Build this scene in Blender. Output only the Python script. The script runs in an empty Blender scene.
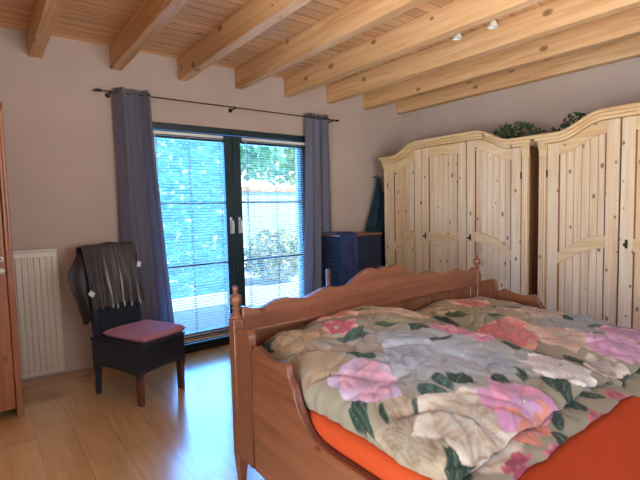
import bpy, math, random
import numpy as np
from mathutils import Vector, Matrix, noise
random.seed(7)
SC = bpy.context.scene
COL = SC.collection
PI = math.pi
ORG = {}                                    # object name -> accumulated location

# ------------------------------------------------------------------ colour / material helpers
def lin(h):
    h = h.lstrip('#'); out = []
    for i in (0, 2, 4):
        c = int(h[i:i+2], 16) / 255
        out.append(c/12.92 if c <= .04045 else ((c+.055)/1.055)**2.4)
    return (*out, 1)

class NT:
    def __init__(s, name):
        s.m = bpy.data.materials.new(name); s.m.use_nodes = True
        s.t = s.m.node_tree; s.t.nodes.clear()
        s.out = s.n('ShaderNodeOutputMaterial'); s.b = s.n('ShaderNodeBsdfPrincipled')
        s.l(s.b.outputs[0], s.out.inputs[0])
    def n(s, t, **k):
        x = s.t.nodes.new(t)
        for a, v in k.items(): setattr(x, a, v)
        return x
    def l(s, a, b): s.t.links.new(a, b)
    def val(s, name, v): s.b.inputs[name].default_value = v
    def coord(s, scale=(1, 1, 1), rnd=False):
        tc = s.n('ShaderNodeTexCoord'); mp = s.n('ShaderNodeMapping')
        mp.inputs['Scale'].default_value = scale
        src = tc.outputs['Object']
        if rnd:
            oi = s.n('ShaderNodeObjectInfo'); vm = s.n('ShaderNodeVectorMath', operation='SCALE')
            cx = s.n('ShaderNodeCombineXYZ')
            for i in range(3): s.l(oi.outputs['Random'], cx.inputs[i])
            s.l(cx.outputs[0], vm.inputs[0]); vm.inputs['Scale'].default_value = 9.0
            va = s.n('ShaderNodeVectorMath', operation='ADD')
            s.l(src, va.inputs[0]); s.l(vm.outputs[0], va.inputs[1]); src = va.outputs[0]
        s.l(src, mp.inputs[0]); return mp.outputs[0]
    def noise(s, vec, scale, detail=4, rough=.5, dist=0):
        x = s.n('ShaderNodeTexNoise'); x.inputs['Scale'].default_value = scale
        x.inputs['Detail'].default_value = detail; x.inputs['Roughness'].default_value = rough
        x.inputs['Distortion'].default_value = dist
        s.l(vec, x.inputs['Vector']); return x.outputs['Fac']
    def ramp(s, fac, stops):
        r = s.n('ShaderNodeValToRGB'); e = r.color_ramp.elements
        while len(e) < len(stops): e.new(.5)
        for q, (p, c) in zip(e, stops): q.position = p; q.color = c
        s.l(fac, r.inputs[0]); return r.outputs[0]
    def mix(s, fac, a, b, mode='MIX'):
        x = s.n('ShaderNodeMix', data_type='RGBA', blend_type=mode)
        if isinstance(fac, float): x.inputs[0].default_value = fac
        else: s.l(fac, x.inputs[0])
        for v, i in ((a, 6), (b, 7)):
            if isinstance(v, tuple): x.inputs[i].default_value = v
            else: s.l(v, x.inputs[i])
        return x.outputs[2]
    def math(s, op, a, b=0.0, c=0.0):
        x = s.n('ShaderNodeMath', operation=op)
        for i, v in enumerate((a, b, c)):
            if isinstance(v, (int, float)): x.inputs[i].default_value = v
            else: s.l(v, x.inputs[i])
        return x.outputs[0]
    def bump(s, h, strength, dist=.01):
        b = s.n('ShaderNodeBump'); b.inputs['Strength'].default_value = strength
        b.inputs['Distance'].default_value = dist
        s.l(h, b.inputs['Height']); s.l(b.outputs[0], s.b.inputs['Normal'])
    def base(s, c):
        if isinstance(c, tuple): s.b.inputs['Base Color'].default_value = c
        else: s.l(c, s.b.inputs['Base Color'])

def plain(name, col, rough=.6, metal=0, var=.0, bump=0, bscale=200):
    n = NT(name); c = lin(col)
    if var:
        v = n.coord(); f = n.noise(v, 6, 4)
        d = tuple(x*(1-var) for x in c[:3]) + (1,); e = tuple(min(1, x*(1+var)) for x in c[:3]) + (1,)
        n.base(n.ramp(f, [(.3, d), (.7, e)]))
    else: n.base(c)
    n.val('Roughness', rough); n.val('Metallic', metal)
    if bump: n.bump(n.noise(n.coord(), bscale, 2), bump, .003)
    return n.m

def wood(name, light, mid, dark, axis='Z', knots=0.0, rough=.45, knotcol='#6b3f22', boards=None, coat=0, kscale=4.2):
    """pine-like wood: grain stretched along an axis, optional knots"""
    n = NT(name); i = 'XYZ'.index(axis)
    sc = [1, 1, 1]; sc[i] = .06
    v = n.coord(tuple(sc), rnd=True)
    f = n.noise(v, 22, 5, .6, .6); g = n.noise(v, 3.5, 2)
    h = n.math('ADD', n.math('MULTIPLY', f, .65), n.math('MULTIPLY', g, .35))
    c = n.ramp(h, [(.32, lin(dark)), (.5, lin(mid)), (.68, lin(light))])
    if boards:                                          # board-to-board tint and a dark joint
        ax, w, jw = boards
        tc = n.n('ShaderNodeTexCoord'); sp = n.n('ShaderNodeSeparateXYZ'); n.l(tc.outputs['Object'], sp.inputs[0])
        t = n.math('DIVIDE', sp.outputs['XYZ'.index(ax)], w)
        wn = n.n('ShaderNodeTexWhiteNoise', noise_dimensions='1D'); n.l(n.math('FLOOR', t), wn.inputs['W'])
        tint = n.ramp(wn.outputs[0], [(0, (.8, .78, .75, 1)), (1, (1.1, 1.08, 1.05, 1))])
        c = n.mix(1.0, c, tint, 'MULTIPLY')
        fr = n.math('FRACT', t); j = n.math('LESS_THAN', fr, jw/w)
        c = n.mix(j, c, tuple(x*.28 for x in lin(dark)[:3])+(1,))
    if knots:
        kv = n.coord((1, 1, 1), rnd=True)
        sq = n.n('ShaderNodeSeparateXYZ'); n.l(kv, sq.inputs[0])
        oth = [q for q in range(3) if q != i]
        cb = n.n('ShaderNodeCombineXYZ'); n.l(n.math('MULTIPLY', sq.outputs[i], .6), cb.inputs[0])
        n.l(n.math('ADD', sq.outputs[oth[0]], sq.outputs[oth[1]]), cb.inputs[1])
        vo = n.n('ShaderNodeTexVoronoi', feature='F1', voronoi_dimensions='2D'); vo.inputs['Scale'].default_value = kscale
        n.l(cb.outputs[0], vo.inputs['Vector'])
        sp2 = n.n('ShaderNodeSeparateColor'); n.l(vo.outputs['Color'], sp2.inputs[0])
        rad = n.math('MULTIPLY', sp2.outputs[0], knots)
        k = n.math('DIVIDE', vo.outputs['Distance'], n.math('ADD', rad, .001))
        kc = n.ramp(k, [(.0, (1, 1, 1, 1)), (.62, (.85, .85, .85, 1)), (1.0, (0, 0, 0, 1))])
        sep = n.n('ShaderNodeSeparateColor'); n.l(kc, sep.inputs[0])
        c = n.mix(n.math('MULTIPLY', sep.outputs[0], .85), c, lin(knotcol))
    n.base(c); n.val('Roughness', rough); n.val('Coat Weight', coat); n.val('Coat Roughness', .2)
    n.bump(h, .08, .004)
    return n.m

# ------------------------------------------------------------------ mesh helpers
class MB:
    def __init__(s): s.v = []; s.f = []; s.mi = []
    def add(s, vs, fs):
        o = len(s.v); s.v += [tuple(p) for p in vs]; s.f += [tuple(i+o for i in q) for q in fs]; return s
    def box(s, x0, x1, y0, y1, z0, z1):
        vs = [(x, y, z) for x in (x0, x1) for y in (y0, y1) for z in (z0, z1)]
        return s.add(vs, [(0, 1, 3, 2), (4, 6, 7, 5), (0, 4, 5, 1), (2, 3, 7, 6), (0, 2, 6, 4), (1, 5, 7, 3)])
    def prism(s, poly, axis, a0, a1):
        n = len(poly)
        def P(u, v, a): return {'x': (a, u, v), 'y': (u, a, v), 'z': (u, v, a)}[axis]
        area = sum(poly[i][0]*poly[(i+1) % n][1]-poly[(i+1) % n][0]*poly[i][1] for i in range(n))
        if (area > 0) != (axis != 'y'): poly = poly[::-1]
        if a0 > a1: a0, a1 = a1, a0
        vs = [P(u, v, a0) for u, v in poly] + [P(u, v, a1) for u, v in poly]
        fs = [tuple(range(n))[::-1], tuple(range(n, 2*n))] + [(i, (i+1) % n, (i+1) % n+n, i+n) for i in range(n)]
        return s.add(vs, fs)
    def strip(s, top, bot, axis, a0, a1):
        """prism between two matched polylines, as quads (safe for curved boards)"""
        def P(p, a): return {'x': (a, p[0], p[1]), 'y': (p[0], a, p[1]), 'z': (p[0], p[1], a)}[axis]
        n = len(top); vs = []
        for a in (a0, a1): vs += [P(p, a) for p in top] + [P(p, a) for p in bot]
        fs = []; T0, B0, T1, B1 = 0, n, 2*n, 3*n
        for i in range(n-1):
            fs += [(T0+i, T0+i+1, B0+i+1, B0+i), (T1+i+1, T1+i, B1+i, B1+i+1),
                   (T0+i+1, T0+i, T1+i, T1+i+1), (B0+i, B0+i+1, B1+i+1, B1+i)]
        fs += [(T0, B0, B1, T1), (B0+n-1, T0+n-1, T1+n-1, B1+n-1)]
        return s.add(vs, fs)
    def lathe(s, prof, c, n=20, axis='z'):
        vs = []
        for r, h in prof:
            for k in range(n):
                a = 2*PI*k/n; u, w = r*math.cos(a), r*math.sin(a)
                p = {'z': (u, w, h), 'y': (u, h, w), 'x': (h, u, w)}[axis]
                vs.append((c[0]+p[0], c[1]+p[1], c[2]+p[2]))
        m = len(prof)
        fs = [(j*n+k, j*n+(k+1) % n, (j+1)*n+(k+1) % n, (j+1)*n+k) for j in range(m-1) for k in range(n)]
        fs += [tuple(range(n))[::-1], tuple((m-1)*n+k for k in range(n))]
        return s.add(vs, fs)
    def tube(s, pts, r, n=8):
        pts = [Vector(p) for p in pts]; m = len(pts); vs = []
        rr = r if isinstance(r, (list, tuple)) else [r]*m
        ref = Vector((0, 0, 1))
        for i, p in enumerate(pts):
            d = (pts[min(i+1, m-1)]-pts[max(i-1, 0)]).normalized()
            a = d.cross(ref if abs(d.dot(ref)) < .95 else Vector((1, 0, 0))).normalized(); b = d.cross(a)
            for k in range(n):
                t = 2*PI*k/n; vs.append(p + (a*math.cos(t)+b*math.sin(t))*rr[i])
        fs = [(j*n+k, j*n+(k+1) % n, (j+1)*n+(k+1) % n, (j+1)*n+k) for j in range(m-1) for k in range(n)]
        fs += [tuple(range(n))[::-1], tuple((m-1)*n+k for k in range(n))]
        return s.add(vs, fs)
    def grid(s, pts):
        """pts[i][j] rows of points"""
        m = len(pts); n = len(pts[0]); vs = [p for r in pts for p in r]
        return s.add(vs, [(i*n+j, i*n+j+1, (i+1)*n+j+1, (i+1)*n+j) for i in range(m-1) for j in range(n-1)])
    def build(s, name, mat, parent=None, bevel=0, smooth=True, angle=35, local=False, solid=0, label=None, sub=0):
        me = bpy.data.meshes.new(name)
        L = Vector((0, 0, 0))
        if parent is not None and not local: L = ORG[parent.name]
        me.from_pydata([(p[0]-L[0], p[1]-L[1], p[2]-L[2]) for p in s.v], [], s.f); me.update()
        import bmesh
        bm = bmesh.new(); bm.from_mesh(me); bmesh.ops.recalc_face_normals(bm, faces=bm.faces); bm.to_mesh(me); bm.free()
        if smooth:
            me.shade_smooth(); me.set_sharp_from_angle(angle=math.radians(angle))
        me.materials.append(mat)
        o = bpy.data.objects.new(name, me); COL.objects.link(o)
        if parent is not None: o.parent = parent
        ORG[o.name] = L.copy()
        if solid:
            m = o.modifiers.new('solid', 'SOLIDIFY'); m.thickness = solid; m.offset = 0
        if sub:
            m = o.modifiers.new('sub', 'SUBSURF'); m.levels = sub; m.render_levels = sub
        if bevel:
            m = o.modifiers.new('bevel', 'BEVEL'); m.width = bevel; m.segments = 2
            m.limit_method = 'ANGLE'; m.angle_limit = math.radians(40); m.harden_normals = False
        if label: o['label'] = label
        return o

def tag(o, label, cat, group=None):
    o['label'] = label; o['category'] = cat
    if group: o['group'] = group
    return o
def thing(name, label, cat, loc, rz=0, group=None):
    o = bpy.data.objects.new(name, None); COL.objects.link(o)
    o.location = loc; o.rotation_euler = (0, 0, rz); o.empty_display_size = .1
    ORG[o.name] = Vector(loc); return tag(o, label, cat, group)
def struct(name, mb, mat, **k):
    o = mb.build(name, mat, **k); o['kind'] = 'structure'; return o
def ss(a, b, x):
    t = max(0, min(1, (x-a)/(b-a))); return t*t*(3-2*t)

# ------------------------------------------------------------------ room constants (metres; camera stands at x=0,y=0)
WY = 3.985; XR = 4.40; XL = -1.25; YB = -1.45; ZC = 2.66; ZB = 2.477
CAM_H = 1.3072

# ------------------------------------------------------------------ materials
def wall_mat():
    n = NT('plaster'); v = n.coord()
    n.base(n.ramp(n.noise(v, 3, 3), [(.3, lin('#b8a297')), (.7, lin('#bea89d'))]))
    n.val('Roughness', .9); n.bump(n.noise(v, 220, 2), .12, .002); return n.m
M_wall = wall_mat()
M_beam = wood('beam_pine', '#e9c095', '#d9a978', '#be8755', 'Y', knots=.11, rough=.55, kscale=3.6, knotcol='#7a4a28')
M_ceil = wood('ceiling_pine', '#ecc198', '#dfab7a', '#c48a5c', 'X', knots=.10, rough=.5, boards=('Y', .105, .006), kscale=4, knotcol='#8a5429')
M_pine = wood('pale_pine', '#ead0b0', '#ddbd98', '#c99f76', 'Z', knots=.13, rough=.4, kscale=8.0)
M_pine_h = wood('pale_pine_rail', '#e8cba0', '#dcb88a', '#c99c6c', 'Y', knots=.10, rough=.4, kscale=7.0)
M_pine_d = wood('amber_pine', '#a8673f', '#945633', '#784225', 'Z', knots=.11, rough=.4, kscale=5)
M_bed = wood('red_pine', '#8f5a44', '#7b4933', '#603524', 'X', knots=.05, rough=.35, coat=.3, kscale=3, knotcol='#4a2114')
M_bed_v = wood('red_pine_upright', '#8f5a44', '#7b4933', '#603524', 'Z', knots=.04, rough=.35, coat=.3, kscale=3, knotcol='#4a2114')
M_bed_y = wood('red_pine_rail', '#8f5a44', '#7b4933', '#603524', 'Y', knots=.05, rough=.35, coat=.3, kscale=3, knotcol='#4a2114')
M_edge = wood('shaded_red_edge', '#6b3426', '#57281d', '#421c14', 'Y', rough=.35)  # darker than the bed: shadow along the edge put into the colour
M_side = wood('shaded_side_pine', '#a06c44', '#8a5937', '#6e4328', 'Z', knots=.08, rough=.5)  # darkened pine: shade of the gap between the wardrobes put into the colour
M_gap = wood('reddish_moulding', '#9a6240', '#85502f', '#6b3d24', 'Z', rough=.5)
M_leg = wood('brown_leg', '#7a5140', '#664032', '#4b2c22', 'Z', rough=.35)
M_green = plain('dark_green_paint', '#122e38', .35, var=.1)
M_white = plain('white_plastic', '#e4e2dc', .4)
M_rad = plain('radiator_enamel', '#cfc0ae', .35)
M_metal = plain('dark_metal', '#33302f', .35, .9)
M_steel = plain('steel', '#8d8c8c', .3, 1)
M_black = plain('black_rubber', '#15151a', .6)
M_navy = plain('navy_cloth', '#2b3760', .95, var=.25, bump=.3, bscale=400)
M_teal = plain('dark_teal_cloth', '#16303c', .95, var=.3, bump=.3, bscale=300)
M_pink = plain('dusty_pink_cloth', '#c088a0', .9, var=.08, bump=.4, bscale=500)
M_orange = plain('orange_jersey', '#b63f0d', .85, var=.05, bump=.3, bscale=600)
M_tag = plain('white_tag', '#d7d5d8', .6)
M_leafd = plain('dark_leaf', '#2c4a2b', .5, var=.35)
M_petal = plain('white_petal', '#e5e6dd', .6)
M_bark = plain('bark', '#5a4636', .9, var=.3, bump=.5, bscale=40)
M_brass = plain('dark_brass', '#3c3128', .4, .7)

def floor_mat():
    n = NT('beech_laminate'); tc = n.n('ShaderNodeTexCoord'); mp = n.n('ShaderNodeMapping')
    mp.inputs['Rotation'].default_value = (0, 0, PI/2); n.l(tc.outputs['Object'], mp.inputs[0])
    br = n.n('ShaderNodeTexBrick'); br.offset = .37
    for k, v in (('Scale', 1), ('Mortar Size', .0012), ('Brick Width', 1.28), ('Row Height', .19), ('Bias', 0)): br.inputs[k].default_value = v
    br.inputs['Color1'].default_value = lin('#ecc792'); br.inputs['Color2'].default_value = lin('#e2b880'); br.inputs['Mortar'].default_value = lin('#b08456')
    n.l(mp.outputs[0], br.inputs['Vector'])
    v = n.coord((1, .09, 1)); g = n.noise(v, 30, 4, .6)
    c = n.mix(1.0, br.outputs['Color'], n.ramp(g, [(.3, (.86, .84, .8, 1)), (.7, (1.06, 1.05, 1.04, 1))]), 'MULTIPLY')
    n.base(c); n.val('Roughness', .26); n.val('Specular IOR Level', .6)
    n.val('Coat Weight', 1.0); n.val('Coat Roughness', .2); n.val('Coat IOR', 1.8)
    return n.m
M_floor = floor_mat()

def wicker_mat(col='#2c3548'):
    n = NT('dark_wicker'); v = n.coord()
    w1 = n.n('ShaderNodeTexWave', wave_type='BANDS', bands_direction='Z'); w1.inputs['Scale'].default_value = 42; n.l(v, w1.inputs[0])
    w2 = n.n('ShaderNodeTexWave', wave_type='BANDS', bands_direction='DIAGONAL'); w2.inputs['Scale'].default_value = 26; n.l(v, w2.inputs[0])
    h = n.math('MULTIPLY', w1.outputs['Fac'], w2.outputs['Fac'])
    c = lin(col)
    n.base(n.ramp(h, [(0, tuple(x*.45 for x in c[:3])+(1,)), (1, tuple(x*1.5 for x in c[:3])+(1,))]))
    n.val('Roughness', .45); n.bump(h, .8, .006); return n.m
M_wick = wicker_mat()

def curtain_mat():
    n = NT('grey_violet_curtain'); v = n.coord()
    n.base(n.ramp(n.noise(v, 300, 2), [(.3, lin('#868394')), (.7, lin('#9692a2'))]))
    n.val('Roughness', .9)
    tr = n.n('ShaderNodeBsdfTranslucent'); tr.inputs[0].default_value = lin('#b5b0be')
    mx = n.n('ShaderNodeMixShader'); mx.inputs[0].default_value = .5
    n.l(n.b.outputs[0], mx.inputs[1]); n.l(tr.outputs[0], mx.inputs[2]); n.l(mx.outputs[0], n.out.inputs[0]); return n.m
M_curt = curtain_mat()

def glass_mat():
    n = NT('window_glass'); t = n.n('ShaderNodeBsdfTransparent'); g = n.n('ShaderNodeBsdfGlossy'); g.inputs['Roughness'].default_value = .02
    t.inputs[0].default_value = (.93, .97, .97, 1)
    lw = n.n('ShaderNodeFresnel'); lw.inputs[0].default_value = 1.45
    mx = n.n('ShaderNodeMixShader'); n.l(lw.outputs[0], mx.inputs[0]); n.l(t.outputs[0], mx.inputs[1]); n.l(g.outputs[0], mx.inputs[2])
    n.l(mx.outputs[0], n.out.inputs[0]); return n.m
M_glass = glass_mat()

def slat_mat():
    n = NT('blind_slat'); n.base(lin('#f0eeea')); n.val('Roughness', .45)
    tr = n.n('ShaderNodeBsdfTranslucent'); tr.inputs[0].default_value = lin('#f2efe6')
    mx = n.n('ShaderNodeMixShader'); mx.inputs[0].default_value = .5
    n.l(n.b.outputs[0], mx.inputs[1]); n.l(tr.outputs[0], mx.inputs[2]); n.l(mx.outputs[0], n.out.inputs[0]); return n.m
M_slat = slat_mat()

def attr_mat(name, rough=.85, bump=0):
    n = NT(name); a = n.n('ShaderNodeVertexColor'); a.layer_name = 'pattern'
    n.base(a.outputs[0]); n.val('Roughness', rough)
    if bump: n.bump(n.noise(n.coord(), 500, 2), bump, .002)
    n.val('Sheen Weight', .05)
    return n.m

# ------------------------------------------------------------------ the setting
struct('floor', MB().box(XL-.1, XR+.1, YB-.1, WY+.29, -.12, 0), M_floor)
struct('ceiling', MB().box(XL-.1, XR+.1, YB-.1, WY+.3, ZC, ZC+.14), M_ceil)
WX0, WX1, WZ = 1.105, 2.928, 2.09          # garden door opening
w = MB().box(XL-.1, WX0, WY, WY+.3, 0, ZC).box(WX1, XR+.1, WY, WY+.3, 0, ZC).box(WX0, WX1, WY, WY+.3, WZ, ZC)
struct('wall_back', w, M_wall, smooth=False)
struct('wall_right', MB().box(XR, XR+.2, YB-.1, WY, 0, ZC), M_wall, smooth=False)
LY0, LY1, LZ0, LZ1 = -1.1, .95, .05, 2.15     # unseen opening added in the left wall to let fill light in
w = MB().box(XL-.2, XL, YB-.1, LY0, 0, ZC).box(XL-.2, XL, LY1, WY, 0, ZC).box(XL-.2, XL, LY0, LY1, LZ1, ZC).box(XL-.2, XL, LY0, LY1, 0, LZ0)
struct('wall_left', w, M_wall, smooth=False)
RX0, RX1, RZ0, RZ1 = .2, 2.6, .9, 2.15        # window behind the camera
w = MB().box(XL, RX0, YB-.2, YB, 0, ZC).box(RX1, XR, YB-.2, YB, 0, ZC).box(RX0, RX1, YB-.2, YB, RZ1, ZC).box(RX0, RX1, YB-.2, YB, 0, RZ0)
struct('wall_front', w, M_wall, smooth=False)
M_base = wood('baseboard_wood', '#b98a66', '#a87a58', '#8f6244', 'X', rough=.4)
struct('baseboard_back', MB().box(XL, WX0, WY-.016, WY, 0, .06).box(WX1, XR, WY-.016, WY, 0, .06), M_base, bevel=.004)
struct('baseboard_right', MB().box(XR-.016, XR, YB, WY-.02, 0, .06), M_base, bevel=.004)

# openings out of frame: simple glazed frames
def side_window(name, ax, a0, a1, z0, z1, c):
    t = .06
    fr = MB()
    def bx(u0, u1, v0, v1, d0, d1):
        if ax == 'y': fr.box(c+d0, c+d1, u0, u1, v0, v1)
        else: fr.box(u0, u1, c+d0, c+d1, v0, v1)
    bx(a0, a0+t, z0, z1, 0, .06); bx(a1-t, a1, z0, z1, 0, .06); bx(a0+t, a1-t, z0, z0+t, 0, .06); bx(a0+t, a1-t, z1-t, z1, 0, .06)
    m = (a0+a1)/2; bx(m-.05, m+.05, z0+t, z1-t, 0, .06)
    o = struct(name, fr, M_green, bevel=.004)
    gl = MB()
    for p, q in ((a0+t, m-.05), (m+.05, a1-t)):
        if ax == 'y': gl.box(c+.025, c+.03, p, q, z0+t, z1-t)
        else: gl.box(p, q, c+.025, c+.03, z0+t, z1-t)
    gl.build('glass', M_glass, o, smooth=False)
side_window('added_window', 'y', LY0, LY1, LZ0, LZ1, XL-.14)  # added frame, out of view, for the fill light from the left
side_window('window_3', 'x', RX0, RX1, RZ0, RZ1, YB-.14)

# garden door with two leaves
fy0, fy1 = WY+.008, WY+.075
f = MB()
f.box(WX0, WX0+.055, fy0, fy1, .02, WZ).box(WX1-.05, WX1, fy0, fy1, .02, WZ).box(WX0+.055, WX1-.05, fy0, fy1, WZ-.06, WZ)
f.box(WX0+.055, WX1-.05, fy0, fy1, .02, .075)
door = struct('door_1', f, M_green, bevel=.004)
def leaf(x0, x1, hx, side):
    g = MB(); st = .085; y0, y1 = WY-.004, WY+.06; z0, z1 = .085, WZ-.065
    g.box(x0, x0+st, y0, y1, z0, z1).box(x1-st, x1, y0, y1, z0, z1).box(x0+st, x1-st, y0, y1, z1-.07, z1).box(x0+st, x1-st, y0, y1, z0, z0+.1)
    s = g.build('door_leaf', M_green, door, bevel=.005)
    MB().box(x0+st, x1-st, WY+.024, WY+.03, z0+.1, z1-.07).build('glass', M_glass, s, smooth=False)
    b = MB()
    for z in (1.385, .80): b.box(x0+st, x1-st, WY+.033, WY+.05, z-.011, z+.011)
    b.build('glazing_bar', M_green, s)
    h = MB().box(hx-.011, hx+.011, WY-.014, WY-.004, 1.08, 1.24)
    h.lathe([(.011, -.014), (.010, -.055)], (hx, WY, 1.2), 12, 'y')
    h.tube([(hx, WY-.052, 1.205), (hx, WY-.056, 1.17), (hx, WY-.056, 1.085)], [.011, .011, .009], 10)
    h.build('door_handle', M_white, s, bevel=.002, label='white lever handle')
leaf(WX0+.06, 1.988, 1.945, 1); leaf(1.992, WX1-.055, 2.035, -1)
struct('trim_1', MB().box(WX0-.01, WX1+.01, WY-.012, WY+.29, -.0, .02).box(WX0, WX1, WY-.02, WY+.008, .02, .05), M_black, bevel=.003)

# ------------------------------------------------------------------ ceiling beams
ordn = ['leftmost exposed pine ceiling beam, ending at the wall above the radiator',
        'second pine ceiling beam from the left, ending above the left curtain',
        'third pine ceiling beam from the left, ending above the left door leaf',
        'fourth pine ceiling beam from the left, ending above the middle of the glazed door',
        'fifth pine ceiling beam from the left, ending left of the right curtain top',
        'sixth pine ceiling beam from the left, ending just right of the right curtain',
        'seventh pine ceiling beam from the left, next to last before the right wall',
        'last pine ceiling beam on the right, running close along the right wall']
for i in range(8):
    x = .367+.5597*i
    b = MB().box(0, .085, YB+.005-WY, 0, 0, ZC-ZB)
    o = b.build('ceiling_beam', M_beam, bevel=.004); o.location = (x, WY, ZB); tag(o, ordn[i], 'beam', 'exposed ceiling beams')

# small spots on the planks
for k, (x, y, lab) in enumerate([(3.02, 2.16, 'small white ceiling spotlight beside the fifth beam, the one farther from the camera'),
                                 (3.05, 1.88, 'small white ceiling spotlight beside the fifth beam, the nearer and larger looking one'),
                                 (1.045, 2.95, 'small white ceiling spotlight low beside the second beam above the left curtain')]):
    t = thing('ceiling_spotlight', lab, 'light', (x, y, ZC), group='ceiling spotlights')
    MB().lathe([(.03, ZC), (.03, ZC-.012), (.008, ZC-.014), (.008, ZC-.03)], (x, y, 0), 16).build('mount', M_white, t)
    MB().lathe([(.018, ZC-.028), (.034, ZC-.062), (.037, ZC-.075), (.03, ZC-.073), (.012, ZC-.05)], (x, y, 0), 18).build('shade', M_white, t)

# ------------------------------------------------------------------ curtain rod and curtains
RZ = 2.275; RY = 3.89
t = thing('curtain_rod', 'thin dark metal curtain rod above the glazed garden door', 'curtain rod', (2.02, RY, RZ))
MB().tube([(.84, RY, RZ), (3.22, RY, RZ)], .0048, 10).build('rod', M_metal, t)
for x in (.815, 3.235):
    s = 1 if x > 2 else -1
    MB().lathe([(.009, -.02*s), (.012, 0), (.010, .02*s), (.004, .035*s)], (x, RY, RZ), 12, 'x').build('finial', M_metal, t)
for x in (.895, 1.985, 3.17):
    MB().tube([(x, WY, RZ-.012), (x, RY, RZ-.012)], .006, 8).lathe([(.02, 0), (.02, -.008)], (x, WY, RZ-.012), 14, 'y').lathe([(.012, -.008), (.012, .008)], (x, RY, RZ-.004), 12, 'x').build('bracket', M_metal, t)

def curtain(label, topx, botx, zb, folds, ph, amp, pocket):
    cx = sum(topx)/2
    t = thing('curtain', label, 'curtain', (cx, RY, 0), group='curtains on the rod')
    nu, nv = 110, 60; pts = []
    for j in range(nv+1):
        v = j/nv; z = 2.315-(2.315-zb)*v; row = []
        k = v**1.3
        x0 = topx[0]+(botx[0]-topx[0])*k; x1 = topx[1]+(botx[1]-topx[1])*k
        for i in range(nu+1):
            u = i/nu
            wob = .25*math.sin(3*v+u*5+ph)
            a = 2*PI*folds*u+ph+wob*v*2
            am = amp*(1-.25*v)
            x = x0+(x1-x0)*u+.012*math.sin(2*a)
            y = RY+am*math.sin(a)*(.65+.35*math.sin(u*9+ph)) + .008*noise.noise((u*6, v*5, ph))*2*v
            row.append((x, min(y, WY-.03), z))
        pts.append(row)
    MB().grid(pts).build('cloth', M_curt, t, angle=80, solid=.003)
    for i in range(folds*2):
        u = (i+.5)/(folds*2); x = topx[0]+(topx[1]-topx[0])*u
        a = 2*PI*folds*u+ph
        y = RY+amp*math.sin(a)*(.65+.35*math.sin(u*9+ph))
        m = MB(); ring = []
        m.lathe([(.021, -.006), (.023, 0), (.021, .006), (.013, .006), (.012, 0), (.013, -.006)], (x, y-.002, RZ), 16, 'y')
        m.build('eyelet', M_steel, t)
curtain('long dark grey violet curtain left of the garden door, behind the wicker chair', (.915, 1.2), (.90, 1.335), .02, 3, .4, .055, 0)
curtain('long grey violet curtain right of the garden door, brighter at its left edge', (2.835, 3.13), (2.74, 3.165), .02, 3, 2.2, .05, 0)

# ------------------------------------------------------------------ venetian blinds
def blind(label, x0, x1):
    t = thing('venetian_blind', label, 'blind', ((x0+x1)/2, WY-.02, 2.0), group='venetian blinds')
    MB().box(x0, x1, WY-.034, WY-.008, 1.985, 2.01).build('headrail', M_white, t, bevel=.002)
    s = MB(); n = 76; z0, z1 = .135, 1.975; tl = math.radians(-16)
    for i in range(n):
        z = z0+(z1-z0)*i/(n-1); d = .0125
        pr = []
        for q in (-1, 0, 1):
            dy = d*q*math.cos(tl); dz = -d*q*math.sin(tl)+(.0016 if q == 0 else 0)
            pr.append((WY-.021+dy, z+dz))
        s.strip([(p[0], p[1]+.0006) for p in pr], [(p[0], p[1]-.0006) for p in pr], 'x', x0, x1)
    s.build('slats', M_slat, t, angle=60)
    c = MB()
    for fx in (.07, .36, .64, .93) if False else (.06, .5, .94):
        x = x0+(x1-x0)*fx
        for dy in (-.0135, .0135): c.box(x-.0022, x+.0022, WY-.021+dy-.0007, WY-.021+dy+.0007, .12, 1.985)
    c.build('ladder_cord', M_steel, t, smooth=False)
    MB().box(x0, x1, WY-.032, WY-.010, .105, .122).build('bottom_rail', M_white, t, bevel=.002)
    MB().tube([(x0+.03, WY-.04, 1.99), (x0+.03, WY-.042, 1.2)], .003, 6).build('tilt_wand', M_white, t)
blind('white venetian blind on the left door leaf', 1.215, 1.885)
blind('white venetian blind on the right door leaf', 2.085, 2.835)

# ------------------------------------------------------------------ radiator
rx0, rx1, rz0, rz1 = .168, .456, .10, 1.05
t = thing('radiator', 'narrow tall cream panel radiator on the wall between pine cupboard and wicker chair', 'radiator', ((rx0+rx1)/2, WY, rz0))
pts_t = []; n = 8; pw = (rx1-rx0-.03)/n
poly = [(rx0, 3.935)]
p = MB().box(rx0, rx1, 3.905, 3.925, rz0, rz1-.012)
p.build('panel', M_rad, t, bevel=.006)
r = MB()
for i in range(7):
    x = rx0+.03+i*(rx1-rx0-.06)/6
    r.strip([(x-.013, 3.905), (x-.008, 3.894), (x+.008, 3.894), (x+.013, 3.905)], [(x-.013, 3.907), (x-.008, 3.907), (x+.008, 3.907), (x+.013, 3.907)], 'z', rz0+.035, rz1-.055)
r.build('ribs', M_rad, t, bevel=.003)
g = MB().box(rx0-.002, rx1+.002, 3.90, 3.965, rz1-.012, rz1)
for i in range(9): g.box(rx0+.02+i*.028, rx0+.034+i*.028, 3.915, 3.955, rz1, rz1+.002)
g.build('top_grille', M_rad, t, bevel=.002)
MB().box(rx0-.002, rx0+.004, 3.90, 3.965, rz0+.02, rz1-.012).box(rx1-.004, rx1+.002, 3.90, 3.965, rz0+.02, rz1-.012).build('side_cover', M_rad, t, bevel=.002)
for bx_ in (rx0+.03, rx1-.06):
    for bz in (.3, .85): MB().box(bx_, bx_+.03, 3.925, WY, bz, bz+.04).build('wall_bracket', M_rad, t)

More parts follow.
